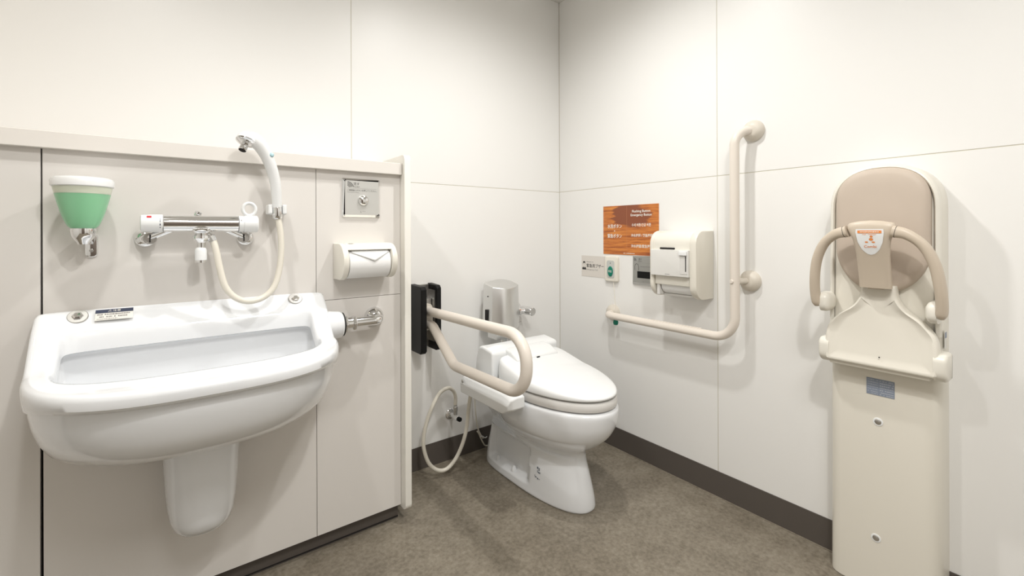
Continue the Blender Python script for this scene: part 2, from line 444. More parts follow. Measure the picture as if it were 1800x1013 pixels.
# warning sticker on the sloping back deck
def deck(a, b):   # a along x, b up the slope from its foot
    return (a, -.350 + .037 * (b / .05) - .0012, .8635 + .033 * (b / .05) + .0012)
def dq(rects, m, name, lift=0):
    bm = bmesh.new()
    for a0, a1, b0, b1 in rects:
        q = [deck(a0, b0), deck(a1, b0), deck(a1, b1), deck(a0, b1)]
        bm.faces.new([bm.verts.new((p[0], p[1] - lift, p[2] + lift)) for p in q])
    return obj(name, bm, m, None)
st = thing('warning_sticker', 'small white and navy warning sticker on the sink deck', 'sticker', (-1.93, -.333, .875))
for nm, m_, rects, lf in (('sticker_sheet', MSTK, [(-1.970, -1.893, .010, .046)], .0003), ('header_band', MNAVY, [(-1.970, -1.893, .034, .046)], .0007),
                          ('fine_print', MGINK, dashes(-1.966, -1.90, .029, .005, 1) + dashes(-1.966, -1.905, .021, .005, 2) + dashes(-1.966, -1.925, .014, .002, 3), .0007)):
    bm = bmesh.new()
    for a0, a1, b0, b1 in rects:
        q = [deck(a0, b0), deck(a1, b0), deck(a1, b1), deck(a0, b1)]
        bm.faces.new([bm.verts.new((p[0], p[1] - lf, p[2] + lf)) for p in q])
    obj(nm, bm, m_, st)
text('⚠注意', None, -1.932, .040, 0, .008, MWINK, st, width=.026, tilt=lambda a, b: tuple(Vector(deck(a, b)) + Vector((0, -.0011, .0011))))

# chrome flush pipe from the sink to the wall
fp = thing('flush_pipe', 'chrome elbow pipe between the slop sink and the wall', 'pipe', (-1.215, -.30, .78))
ay, az = -.372, .790
obj('rubber_gasket', lathe((-1.352, ay, az), (1, 0, 0), [(0, .040), (.006, .039), (.008, .030)], 32), MRUB, fp)
obj('coupling_nut', lathe((-1.345, ay, az), (1, 0, 0), [(0, .029), (.003, .031), (.009, .031), (.012, .028)], 6), MCH, fp, angle=20, bevel=.001)
obj('sleeve', lathe((-1.335, ay, az), (1, 0, 0), [(0, .020), (.022, .020)], 28), MCH, fp)
obj('coupling_nut', lathe((-1.315, ay, az), (1, 0, 0), [(0, .024), (.003, .026), (.010, .026), (.013, .022)], 6), MCH, fp, angle=20, bevel=.001)
obj('pipe', tube(fillet([(-1.31, ay, az), (-1.213, ay, az), (-1.213, -.300, az)], .03, 10), .0165, 24), MCH, fp)
obj('wall_flange', lathe((-1.213, -.300, az), (0, -1, 0), [(0, .036), (.004, .036), (.016, .030), (.026, .020), (.028, .016)], 40), MCH, fp)

# ------------------------------------------------------------------ soap dispenser
sd = thing('soap_dispenser', 'wall soap dispenser half filled with green liquid above the sink', 'soap dispenser', (-1.985, -.30, 1.04))
sx, sy = -1.987, -.380
obj('lid', lathe((sx, sy, 1.2155), (0, 0, 1), [(0, .0575), (.002, .060), (.014, .0605), (.020, .058), (.024, .050), (.0255, .02), (.0255, 0)], 48), MPLW, sd)
def rz(z): 
    t = (z - 1.112) / (1.2155 - 1.112); return .0235 + (.0565 - .0235) * (t ** .62)
zs = [1.112 + (1.198 - 1.112) * k / 14 for k in range(15)]
obj('liquid_soap', lathe((sx, sy, 0), (0, 0, 1), [(z, rz(z)) for z in zs], 48), MSOAP, sd, label='green liquid soap')
zs = [1.198 + (1.2155 - 1.198) * k / 4 for k in range(5)]
obj('reservoir', lathe((sx, sy, 0), (0, 0, 1), [(z, rz(z)) for z in zs], 48), MMILK, sd, label='milky empty top of the container')
obj('valve_cap', lathe((sx, sy, 1.112), (0, 0, -1), [(0, .0245), (.006, .025), (.018, .023), (.026, .019), (.034, .013), (.040, .010), (.041, .001)], 36), MCH, sd)
bm = box(sx - .004, sx + .014, -.375, -.306, 1.080, 1.104); obj('bracket_arm', bm, MCH, sd, bevel=.004)
ol = rrect(-1.992, -1.966, 1.036, 1.100, .011, 6)
bp = obj('wall_plate', slab(PW, ol, .300, .309, .003), MCH, sd)
obj('screw', lathe((-1.979, -.309, 1.054), (0, -1, 0), [(0, .0045), (.0015, .004), (.002, .001)], 16), MSTEEL, bp)

# ------------------------------------------------------------------ shower mixer tap
mx = thing('mixer_tap', 'chrome wall mixer tap with white end handles above the sink', 'tap', (-1.741, -.30, 1.085))
my, mz = -.372, 1.126
obj('body', lathe((-1.827, my, mz), (1, 0, 0), [(0, .0225), (0.001, .0235), (.176, .0235), (.177, .0225)], 40), MCH, mx)
h1 = obj('temperature_handle', lathe((-1.876, my, mz), (1, 0, 0), [(0, .018), (.002, .0225), (.036, .0245), (.048, .0245)], 40), MPLW, mx, label='white temperature handle')
h2 = obj('flow_handle', lathe((-1.649, my, mz), (1, 0, 0), [(0, .024), (.012, .024), (.0125, .0232), (.0135, .0232), (.014, .025), (.048, .025), (.051, .021)], 40), MPLW, mx, label='white flow handle with ring')
ringp = [(-1.621, my + .002, 1.172)]
cr = Vector((-1.621, my, 1.170)); pts = [cr + Vector((cos(2 * PI * k / 32) * .0165, 0, sin(2 * PI * k / 32) * .0185)) for k in range(33)]
bm = bmesh.new(); RR = []
for k in range(32):
    p = cr + Vector((cos(2 * PI * k / 32) * .0168, 0, sin(2 * PI * k / 32) * .0185)); dirv = (p - cr).normalized()
    RR.append([p + dirv * (.0050 * cos(a)) + Vector((0, 1, 0)) * (.0065 * sin(a)) for a in [2 * PI * j / 12 for j in range(12)]])
RR.append(RR[0]); add_loft(bm, RR, False, False); bmesh.ops.remove_doubles(bm, verts=bm.verts[:], dist=1e-6)
obj('ring_grip', bm, MPLW, h2)
def cyl_mark(x0, x1, a0, a1, r, m, name, par, n=4):
    bm = bmesh.new(); rg = [[(x, my - r * cos(math.radians(a0 + (a1 - a0) * k / n)), mz + r * sin(math.radians(a0 + (a1 - a0) * k / n))) for k in range(n + 1)] for x in (x0, x1)]
    add_loft(bm, rg, False, False, closed=False); return obj(name, bm, m, par)
cyl_mark(-1.862, -1.852, 38, 56, .0243, MRED, 'red_mark', h1)
for a0, a1 in ((28, 32), (18, 22), (8, 13), (-14, -2), (-30, -24)):
    cyl_mark(-1.8345, -1.8325, a0, a1, .0249, MNAVY, 'scale_mark', h1)
cyl_mark(-1.6455, -1.6425, 22, 26, .0244, MGINK, 'scale_mark', h2)
cyl_mark(-1.6445, -1.6435, 16, 30, .0244, MGINK, 'scale_mark', h2)
for sx_, fx in ((-1.860, -1.868), (-1.630, -1.624)):
    d_ = 1 if sx_ < -1.74 else -1
    e = obj('inlet_elbow', tube(fillet([(fx, -.312, 1.083), (fx, -.350, 1.083), (sx_ + d_ * .052, -.366, 1.112)], .018, 8), .011, 20), MCH, mx)
    obj('wall_flange', lathe((fx, -.300, 1.083), (0, -1, 0), [(0, .024), (.003, .024), (.010, .021), (.015, .013)], 36), MCH, e)
    obj('slotted_stop', lathe((sx_ + d_ * .004, -.345, 1.085), (0, -1, 0), [(0, .0155), (.018, .0155), (.020, .0145), (.020, .0125), (.018, .012)], 28), MSTEEL, e)
    obj('screw_slot', box(sx_ + d_ * .004 - .0013, sx_ + d_ * .004 + .0013, -.3665, -.3625, 1.0745, 1.0955), MDARK, e)
obj('diverter', lathe((-1.752, -.358, 1.147), (.45, -.1, .9), [(0, .007), (.008, .009), (.014, .009), (.016, .006)], 20), MCH, mx)
sp = obj('spout', lathe((-1.741, -.374, 1.112), (0, 0, -1), [(0, .026), (.008, .024), (.016, .016), (.020, .021), (.028, .022), (.034, .017), (.040, .011), (.050, .010), (.056, .010)], 36), MCH, mx)
fl = obj('spray_cartridge', lathe((-1.742, -.374, 1.060), (0, 0, -1), [(0, .008), (.004, .0125), (.010, .0145), (.038, .0145)], 32), MPLW, sp, label='white filter on the spout')
obj('aerator', lathe((-1.742, -.374, 1.0225), (0, 0, -1), [(0, .0145), (.007, .0145), (.008, .012)], 32), MCH, fl)
obj('hose_nut', lathe((-1.724, -.372, 1.100), (.42, 0, -.9), [(0, .008), (.008, .009), (.010, .0115), (.026, .0110), (.028, .009)], 10), MCH, mx)

# hand shower in its clip
hs = thing('hand_shower', 'white curved hand shower with cream hose rising above the mixer tap', 'hand shower', (-1.55, -.37, 1.17))
pth = catmull([(-1.545, -.368, 1.160), (-1.546, -.372, 1.20), (-1.552, -.380, 1.255), (-1.566, -.390, 1.305), (-1.585, -.398, 1.345), (-1.607, -.404, 1.372), (-1.632, -.406, 1.382)], 8)
def hr(t):
    for (a, ra), (b, rb) in zip(((0, .0125), (.3, .0155), (.6, .0175), (.8, .021), (.93, .021), (1, .012)), ((.3, .0155), (.6, .0175), (.8, .021), (.93, .021), (1, .012), (1.01, .01))):
        if t <= b: return ra + (rb - ra) * (t - a) / (b - a)
    return .012
hb = obj('handle', tube(pth, hr, 28), MPLW, hs)
hd = Vector((-.34, -.32, -.88)).normalized(); hc = Vector((-1.629, -.404, 1.378))
head = obj('head_shell', lathe(hc - hd * .006, hd, [(-.012, .006), (-.008, .016), (0, .0235), (.010, .0265), (.018, .027)], 36), MPLW, hs)
fpz = obj('face_plate', lathe(hc + hd * .0115, hd, [(0, .0275), (.002, .0275), (.005, .022), (.007, .012)], 36), MCH, head)
nz = obj('nozzle', lathe(hc + hd * .016, hd, [(0, .007), (.006, .0095), (.026, .0115), (.028, .010)], 28), MCH, fpz)
obj('nozzle_mouth', lathe(hc + hd * .0432, hd, [(0, .0098), (.001, .0098)], 24), MDARK, nz)
bd = Vector((-.25, -.9, .1)).normalized()
obj('stop_button', lathe(Vector((-1.571, -.392, 1.330)), (.25, -.85, .3), [(.012, .008), (.0185, .0075), (.0205, .0055), (.021, .001)], 24), MBLUE, hb, label='pale blue stop button')
hp = catmull([(-1.712, -.372, 1.078), (-1.706, -.378, 1.050), (-1.697, -.384, .995), (-1.685, -.388, .945), (-1.662, -.390, .912), (-1.628, -.390, .896), (-1.590, -.388, .902), (-1.560, -.385, .928), (-1.543, -.380, .975), (-1.535, -.376, 1.04), (-1.536, -.372, 1.10), (-1.543, -.369, 1.150)], 8)
obj('hose', tube(hp, .0088, 18), MHOSE, hs, label='cream shower hose')
cl = thing('shower_clip', 'white wall clip holding the hand shower', 'clip', (-1.535, -.30, 1.172))
obj('clip_base', slab(PW, rrect(-1.560, -1.512, 1.156, 1.186, .006), .300, .340, .004), MPLW, cl)
obj('clip_jaw', slab(PW, rrect(-1.570, -1.558, 1.157, 1.187, .004), .325, .378, .004), MPLW, cl)
obj('clip_jaw', slab(PW, rrect(-1.530, -1.518, 1.157, 1.187, .004), .325, .378, .004), MPLW, cl)
obj('chrome_ferrule', lathe((-1.544, -.369, 1.142), (-.02, -.02, 1), [(0, .0115), (.004, .0140), (.034, .0140), (.038, .0128)], 24), MCH, hs)

# ------------------------------------------------------------------ touch-free flush plate on the service wall
fp2 = thing('flush_plate', 'square chrome flush plate with round button above the open paper holder', 'flush plate', (-1.258, -.30, 1.22))
obj('frame', slab(PW, rrect(-1.327, -1.190, 1.154, 1.292, .003, 2), .300, .311, .008, 1), MCH, fp2, angle=15)
obj('face', slab(PW, rrect(-1.318, -1.199, 1.163, 1.283, .001, 2), .309, .3125), MSILV, fp2)
k = obj('push_button', lathe((-1.2545, -.312, 1.214), (0, -1, 0), [(0, .019), (.004, .019), (.009, .016), (.012, .010), (.013, .001)], 40), MCH, fp2)
bm = bmesh.new()
for q in range(4):
    r0 = .0065 + q * .0045
    for s_ in range(7):
        a0, a1 = math.radians(12 + 11 * s_), math.radians(12 + 11 * (s_ + 1))
        vv = [(-1.311 + rr * cos(a), 1.258 + rr * sin(a)) for rr, a in ((r0, a0), (r0 + .0022, a0), (r0 + .0022, a1), (r0, a1))]
        bm.faces.new([bm.verts.new(PW(a, b, .3128)) for a, b in vv])
obj('wave_symbol', bm, MINK, fp2)
text('流す', PW, -1.279, 1.2725, .3128, .011, MINK, fp2, width=.021)
text('FLUSH', PW, -1.279, 1.262, .3128, .0045, MINK, fp2, width=.021)
marks(PW, [(-1.311, -1.207, 1.2560, 1.2566)], .3128, MGINK, fp2, 'rule_line')
text('ご使用後にボタンを押してください。', PW, -1.2585, 1.2495, .3128, .0065, MINK, fp2, width=.105)
text('Press button to flush.', PW, -1.2905, 1.2425, .3128, .0035, MGINK, fp2, width=.041)
text('L', PW, -1.2625, 1.1735, .3128, .006, MINK, fp2)
marks(PW, dashes(-1.258, -1.247, 1.1755, .002, 7, unit=.002), .3128, MGINK, fp2)

# ------------------------------------------------------------------ open paper holder on the service wall
ph = thing('paper_holder', 'ivory open toilet paper holder on the service wall below the flush plate', 'paper holder', (-1.265, -.30, 1.0))
def dshape(o0, o1, z0, z1):
    r = (z1 - z0) / 2; zc = (z0 + z1) / 2; out = [(o0, z0), (o0, z1)]
    for k_ in range(17):
        a = PI / 2 - PI * k_ / 16; out.append((o1 - r + r * cos(a) * 1.0, zc + r * sin(a)))
    return out
def xslab(outline, x0, x1, rnd):
    rings = []
    for s, d in ((0, rnd), (rnd * .3, rnd * .3), (rnd, 0)): rings.append([(x0 + s, -a, b) for a, b in inset(outline, d)])
    for s, d in ((rnd, 0), (rnd * .3, rnd * .3), (0, rnd)): rings.append([(x1 - s, -a, b) for a, b in inset(outline, d)])
    return loft(rings)
obj('side_cheek', xslab(dshape(.300, .425, .938, 1.062), -1.358, -1.338, .005), MIV, ph)
obj('side_cheek', xslab(dshape(.300, .425, .938, 1.062), -1.190, -1.170, .005), MIV, ph)
bm = bmesh.new(); rg = []
for x in (-1.340, -1.188):
    o1 = []
    for a in range(9):
        th = math.radians(98 - 7 * a); o1.append((x, -(.362 + .062 * cos(th)), 1.000 + .062 * sin(th)))
    for a in range(9):
        th = math.radians(42 + 7 * a); o1.append((x, -(.362 + .0585 * cos(th)), 1.000 + .0585 * sin(th)))
    rg.append([(x, -.300, 1.062)] + o1 + [(x, -.300, 1.055)])
add_loft(bm, rg); cv = obj('cover_flap', bm, MIV, ph, bevel=.0008)
marks(lambda a, b, o: (a, -(.362 + .0625 * cos(b)), 1.0 + .0625 * sin(b)), [(-1.328, -1.308, 1.40, 1.46), (-1.328, -1.314, 1.30, 1.34)], 0, MGINK, cv, 'fine_print')
obj('back_plate', slab(PW, rrect(-1.343, -1.184, .955, 1.055, .004), .300, .306, .001), MIV, ph)
roll_ = thing('toilet_roll', 'white toilet roll in the open paper holder with a folded corner', 'toilet roll', (-1.259, -.362, .99))
obj('roll', lathe((-1.335, -.364, .994), (1, 0, 0), [(0, .020), (0, .051), (.001, .052), (.141, .052), (.142, .051), (.142, .02)], 48), MPAPER, roll_)
bm = bmesh.new()
def pr(x, b): return (x, -(.364 + .0558 * cos(b)), .994 + .0558 * sin(b))
cols = []
for k_ in range(13):
    x = -1.326 + .128 * k_ / 12; dep = 1 - abs(k_ - 7) / (7 if k_ < 7 else 5)
    cols.append([pr(x, 1.02 - (1.02 - (.74 - .62 * dep)) * j / 6) for j in range(7)])
add_loft(bm, cols, False, False, closed=False)
fo = obj('folded_corner', bm, MPAPER, roll_); so = fo.modifiers.new('solid', 'SOLIDIFY'); so.thickness = .0012

# ------------------------------------------------------------------ toilet
TC = -0.5
tl = thing('toilet', 'white toilet with closed electronic bidet seat in the corner', 'toilet', (TC, -.40, 0))
prof = [(0, .113, -.085, -.702), (.004, .117, -.083, -.706), (.03, .116, -.083, -.704), (.06, .112, -.085, -.698), (.10, .106, -.09, -.687), (.14, .101, -.10, -.675), (.18, .098, -.11, -.662),
        (.205, .100, -.115, -.658), (.22, .107, -.118, -.665), (.235, .122, -.115, -.685), (.25, .138, -.11, -.708), (.27, .156, -.10, -.735), (.295, .173, -.095, -.762), (.32, .184, -.09, -.781), (.35, .192, -.09, -.796),
        (.38, .1955, -.09, -.803), (.405, .1955, -.09, -.805), (.415, .193, -.092, -.802), (.421, .186, -.10, -.795)]
rings = []
Z = [p[0] for p in prof]
def interp(z, k_):
    for a, b in zip(prof[:-1], prof[1:]):
        if z <= b[0] + 1e-9:
            t = (z - a[0]) / (b[0] - a[0]); i = prof.index(a)
            p0 = prof[max(i - 1, 0)]; p3 = prof[min(i + 2, len(prof) - 1)]
            m0 = (b[k_] - p0[k_]) / (b[0] - p0[0]) * (b[0] - a[0]); m1 = (p3[k_] - a[k_]) / (p3[0] - a[0]) * (b[0] - a[0])
            return (2 * t ** 3 - 3 * t * t + 1) * a[k_] + (t ** 3 - 2 * t * t + t) * m0 + (3 * t * t - 2 * t ** 3) * b[k_] + (t ** 3 - t * t) * m1
    return prof[-1][k_]
zl = [.421 * k_ / 84 for k_ in range(82)] + [.411, .4145, .4175, .4195, .421]
for z in zl:
    hw, yb, yf = interp(z, 1), interp(z, 2), interp(z, 3)
    yc = -.30 - .15 * min(1, max(0, (z - .2) / .1)) if z > .2 else -.36
    nf = 2.15 if z > .2 else 2.3
    r_ = egg(TC, hw, yc, yf, yb, nf, 4, z, 160)
    out = []
    for (x, y, zz) in r_:
        d = x - TC
        # bowl narrows into the trapway at the back above the foot
        if z > .2:
            back = sm((y + .40) / .26, 0, 1)       # 0 at y<-.40, 1 towards the wall
            lim = hw * (1 - back * .42 * (1 - sm(z, .36, .415)))
            d = max(-lim, min(lim, d)) if abs(d) > lim else d
        # recess in the flank of the foot
        if z < .2:
            k1 = sm(y, -.45, -.43) * (1 - sm(y, -.165, -.145)) * sm(z, .035, .055) * (1 - sm(z, .165, .195))
            d *= (1 - .32 * k1)
        out.append((TC + d, y, zz))
    rings.append(out)
bowl = obj('bowl', loft(rings), MCER, tl, angle=60)
for s_ in (-1, 1):
    for yy, rr in ((-.215, .011), (-.335, .0145)):
        obj('bolt_cap', lathe((TC + s_ * .094, yy, .040), (0, 0, 1), [(0, rr), (.006, rr * .95), (.016, rr * .7), (.022, rr * .45), (.024, .001)], 20), MCER, bowl)
# stamped marks on the foot
bm = bmesh.new()
for (a0, a1, b0, b1) in ((.497, .505, .118, .126), (.507, .512, .112, .124), (.500, .503, .104, .114), (.505, .517, .103, .108), (.490, .500, .082, .086), (.503, .509, .078, .084), (.511, .517, .080, .082), (.488, .490, .086, .091)):
    hwz = lambda z, y: interp(z, 1) * (max(0, 1 - (abs((-y + 0) - .36) / .33) ** 2.3)) ** (1 / 2.3)
    q = []
    for a, b in ((a0, b0), (a1, b0), (a1, b1), (a0, b1)):
        q.append(bm.verts.new((TC - hwz(b, -a) - .0012, -a, b)))
    bm.faces.new(q)
obj('printed_mark', bm, mat('blue_grey_ink', (.16, .18, .22), .5), bowl)
# seat ring
def seat_ring(hw, yf, z, nb=5, yb=-.27): return egg(TC, hw, -.47, yf, yb, 2.08, nb, z, 120)
obj('seat', loft([seat_ring(.180, -.790, .4265), seat_ring(.187, -.799, .4275), seat_ring(.1885, -.801, .434), seat_ring(.1885, -.801, .452), seat_ring(.186, -.797, .458), seat_ring(.178, -.787, .461)]), MPLG, tl, label='pale grey seat ring')
def ztop(y): 
    if y > -.5: return .512 + (.557 - .512) * (y + .5) / .2
    t = (y + .5) / -.3; return .512 - .022 * t - .010 * t * t
def lid_ring(f, zf, e=0): 
    hw = .187 * f - e; yf = -.47 - (.328) * f + e
    return egg(TC, hw, -.47, yf, -.315 - .0 * f, 2.08, 7, zf, 120)
rings = [lid_ring(.985, .4665), lid_ring(1, .468), lid_ring(1.004, lambda x, y, t: .472), lid_ring(1.003, lambda x, y, t: .472 + (ztop(y) - .472) * .45), lid_ring(.985, lambda x, y, t: .472 + (ztop(y) - .472) * .80),
         lid_ring(.955, lambda x, y, t: ztop(y) - .003), lid_ring(.91, lambda x, y, t: ztop(y)), lid_ring(.6, lambda x, y, t: ztop(y) + .004), lid_ring(.2, lambda x, y, t: ztop(y) + .006)]
obj('lid', loft(rings), MPLW, tl, angle=60)
# electronic unit behind the lid
def prof_x(pts, xs, bev=.0):
    return loft([[(x, y, z) for y, z in pts] for x in xs])
obj('bidet_unit', prof_x([(-.165, .423), (-.178, .52), (-.192, .565), (-.205, .582), (-.225, .586), (-.300, .576), (-.312, .568), (-.313, .423)], (TC - .192, TC + .192)), MPLW, tl, bevel=.010, seg=4)
obj('hinge_hood', prof_x([(-.290, .500), (-.290, .578), (-.345, .572), (-.395, .548), (-.398, .500)], (TC - .118, TC + .118)), MPLW, tl, bevel=.008, seg=4)
obj('hinge_pin', box(TC - .012, TC + .004, -.3995, -.396, .538, .546), MDARK, tl)
arm = obj('control_arm', loft([[(x, y, z) for x, z in ((-.700, .425), (-.704, .470), (-.745, .474), (-.782, .466), (-.798, .440), (-.796, .400), (-.760, .392), (-.704, .398))] for y in (-.215, -.235, -.52)] +
     [[(x, y, z) for x, z in ((-.704, .420), (-.706, .456), (-.742, .458), (-.776, .452), (-.792, .435), (-.790, .418), (-.760, .414), (-.706, .414))] for y in (-.553,)]), MPLW, tl, bevel=.004)
obj('arm_bridge', box(-.706, -.684, -.50, -.20, .425, .462), MPLW, tl, bevel=.004)
obj('display_window', box(-.735, -.712, -.40, -.30, .4700, .4745), MPLG, arm)
obj('knob', lathe((-.797, -.236, .452), (-1, 0, 0), [(0, .0075), (.003, .0075), (.004, .005)], 20), MSTEEL, arm)

# flush valve unit behind the toilet
fv = thing('flush_valve', 'tall satin chrome sensor flush valve box behind the toilet', 'flush valve', (-.49, 0, .40))
def lens(s, z0, slope):
    pts = [(-.572, -.062), (-.572, -.140)]
    for k_ in range(1, 10):
        t = k_ / 10; x = -.572 + .166 * t; pts.append((x, -.140 - .042 * sin(PI * t) + .012 * t))
    pts.append((-.406, -.128)); pts.append((-.404, -.062))
    for k_ in range(1, 8):
        t = k_ / 8; pts.append((-.404 - .168 * t, -.062 + .022 * sin(PI * t)))
    cx, cy = -.488, -.10
    return [(cx + (x - cx) * s, cy + (y - cy) * s, z0 + slope * (y + .06)) for x, y in pts]
hv = obj('sensor_cover', loft([lens(1.06, .625, 0), lens(1.0, .84, .15), lens(.985, .846, .18), lens(.93, .850, .2), lens(.5, .858, .15)]), MSAT, fv, angle=22)
bx = -.5735
obj('sensor_slot', xslab(rrect(.092, .104, .668, .722, .0055), -.5845, -.5775, .001), MDARK, hv)
obj('override_button', lathe((-.578, -.108, .660), (-1, 0, 0), [(0, .011), (.008, .010), (.010, .006)], 20), MCH, hv)
obj('side_hole', lathe((-.574, -.103, .785), (-1, 0, 0), [(0, .003), (.0015, .003)], 12), MDARK, hv)
marks(PW, [(-.448, -.444, .6565, .6585), (-.443, -.432, .658, .6595)], .185, MGINK, hv, 'fine_print')
obj('wall_flange', lathe((-.318, 0, .688), (0, -1, 0), [(0, .030), (.004, .030), (.012, .024), (.014, .016)], 32), MCH, fv)
obj('stop_cock', lathe((-.318, 0, .688), (0, -1, 0), [(0, .015), (.058, .015), (.060, .021), (.085, .022), (.135, .021), (.137, .0185)], 32), MCH, fv)
obj('inlet_pipe', lathe((-.40, -.085, .688), (1, 0, 0), [(0, .019), (.018, .019), (.020, .024), (.030, .024), (.032, .016), (.075, .015)], 28), MCH, fv)
obj('flush_tube', lathe((-.485, -.115, .50), (0, 0, 1), [(0, .017), (.13, .017)], 28), MCH, fv)
obj('cover_skirt', slab(PW, rrect(-.545, -.402, .572, .635, .006), .06, .135, .003), MSAT, fv)
obj('tube_collar', lathe((-.485, -.115, .44), (0, 0, 1), [(0, .026), (.06, .026), (.064, .018)], 28), MSAT, fv)

# water supply valve and braided hose
sv = thing('supply_hose', 'looped cream water hose from the wall stop valve to the toilet seat', 'hose', (-.73, 0, .22))
obj('wall_flange', lathe((-.728, 0, .220), (0, -1, 0), [(0, .026), (.004, .026), (.010, .020), (.012, .012)], 32), MCH, sv)
b_ = obj('stop_valve', lathe((-.728, 0, .220), (0, -1, 0), [(0, .011), (.04, .011), (.042, .014), (.070, .014), (.080, .011)], 24), MCH, sv)
obj('valve_outlet', lathe((-.728, -.052, .22), (0, 0, 1), [(0, .009), (.030, .009), (.032, .011), (.050, .011), (.052, .008), (.066, .008)], 20), MSTEEL, b_)
obj('valve_knob', lathe((-.728, -.079, .220), (0.15, -1, 0), [(0, .010), (.014, .0105), (.0165, .009)], 20), MBLK, b_)
obj('hose', tube(catmull([(-.728, -.052, .280), (-.729, -.055, .318), (-.745, -.062, .352), (-.780, -.072, .374), (-.828, -.080, .360), (-.876, -.090, .300), (-.908, -.098, .230), (-.920, -.105, .160), (-.902, -.113, .085), (-.865, -.122, .042), (-.822, -.132, .035), (-.782, -.142, .070), (-.750, -.150, .130), (-.732, -.158, .20), (-.726, -.166, .28), (-.722, -.175, .345), (-.716, -.19, .42)], 8), .0085, 16), MHOSE, sv)
pc = thing('power_cord', 'thin white cord tied in a knot beside the toilet foot', 'cord', (-.55, -.03, .03))
obj('cord', tube(catmull([(-.612, -.06, .40), (-.606, -.032, .28), (-.595, -.028, .17), (-.583, -.026, .115), (-.566, -.028, .078), (-.560, -.034, .068), (-.585, -.038, .098), (-.596, -.036, .112), (-.586, -.036, .098), (-.562, -.032, .05), (-.540, -.030, .022), (-.500, -.032, .024), (-.455, -.04, .035)], 8), .0035, 10), MHOSE, pc)
obj('cord_tie', tube(catmull([(-.582, -.040, .080), (-.570, -.044, .084), (-.556, -.046, .072), (-.545, -.048, .076)], 6), .002, 8), MPLW, pc)

# ------------------------------------------------------------------ fold-down support bar on the back wall
fb = thing('fold_down_bar', 'ivory fold-down support rail reaching out from a black wall bracket', 'grab bar', (-.875, 0, .70))
mt = obj('back_plate', box(-.935, -.825, -.010, 0, .560, .858), MSTEEL, fb, bevel=.002)
for (x0, x1, d) in ((-.936, -.908, .120), (-.845, -.822, .092)):
    ol = [(0.0, .562), (0.0, .862), (d - .012, .858), (d, .846), (d, .574), (d - .012, .562)]
    obj('bracket_cheek', loft([[(x, -a, b) for a, b in ol] for x in (x0, x1)]), MBLK, fb, bevel=.003)
obj('cheek_liner', box(-.8485, -.845, -.074, -.010, .60, .835), MSTEEL, fb)
obj('pivot_block', box(-.905, -.850, -.050, -.010, .755, .795), MSTEEL, fb, bevel=.003)
obj('socket_plate', loft([[(x, y, z) for x, z in rrect(-.904, -.852, .655, .775, .022)] for y in (-.045, -.068)]), MBARD, fb, bevel=.003)
x0 = -.876
pt = [(x0, -.062, .742), (x0, -.12, .742), (x0, -.778, .752), (x0, -.778, .556), (x0, -.30, .553), (x0, -.062, .686)]
pa = fillet([(x0, -.062, .742), (x0, -.776, .754), (x0, -.776, .556), (x0, -.30, .549), (x0, -.112, .682), (x0, -.062, .682)], [.094, .094, .07, .05], 14)
obj('rail', tube(pa, .0205, 28), MBAR, fb)
for z in (.742, .684): obj('rail_collar', lathe((x0, -.060, z), (0, -1, 0), [(0, .025), (.010, .025), (.012, .0215)], 28), MBARD, fb)

# ------------------------------------------------------------------ L-shaped grab bar on the right wall
gb = thing('grab_bar', 'ivory L-shaped grab bar on the right wall beside the boxed paper dispenser', 'grab bar', (0, -1.07, .68))
bxx = -.072
pa = fillet([(0, -.398, .683), (bxx, -.398, .683), (bxx, -1.060, .683), (bxx, -1.060, 1.484), (-.004, -1.092, 1.484)], [.040, .062, .050], 12)
pa = fillet([(-.006, -.405, .684), (bxx, -.405, .684), (bxx, -1.060, .681), (bxx, -1.060, 1.488), (-.006, -1.100, 1.488)], [.045, .085, .058], 14)
obj('rail', tube(pa, .0175, 28), MBAR, gb)
for y, z in ((-.400, .686), (-1.100, 1.488), (-1.086, .905)):
    obj('wall_flange', lathe((0, y, z), (-1, 0, 0), [(0, .041), (.008, .041), (.018, .036), (.026, .024), (.028, .019)], 40), MBARD, gb)
obj('standoff', tube([(-.006, -1.086, .905), (bxx, -1.060, .905)], .0125, 20), MBARD, gb)
obj('plug', lathe((bxx - .0165, -1.056, .905), (-1, .2, 0), [(-.004, .008), (.003, .008), (.0045, .006)], 20), MBAR, gb)
obj('rail_joint', box(bxx - .006, bxx + .006, -.92, -.68, .6975, .7015), MBAR, gb, bevel=.001)

# ------------------------------------------------------------------ enclosed paper dispenser on the right wall
pd = thing('paper_dispenser', 'boxy ivory toilet paper dispenser on the right wall', 'paper dispenser', (0, -.83, .95))
def pdo(z0, z1, d, rt_, rb):   # outline in (out, z)
    out = [(0, z0), (0, z1)]
    for k_ in range(9):
        a = PI / 2 - PI / 2 * k_ / 8; out.append((d - rt_ + rt_ * cos(a), z1 - rt_ + rt_ * sin(a)))
    for k_ in range(9):
        a = -PI / 2 * k_ / 8; out.append((d - rb + rb * cos(a), z0 + rb + rb * sin(a)))
    return out
def yslab(outline, y0, y1, rnd):
    rings = []
    for s, d in ((0, rnd), (rnd * .3, rnd * .3), (rnd, 0)): rings.append([(-a, y0 - s, b) for a, b in inset(outline, d)])
    for s, d in ((rnd, 0), (rnd * .3, rnd * .3), (0, rnd)): rings.append([(-a, y1 + s, b) for a, b in inset(outline, d)])
    return loft(rings)
D = .135
body = obj('housing', yslab(pdo(.955, 1.100, D - .004, .055, .006), -.722, -.915, .002), MIV, pd)
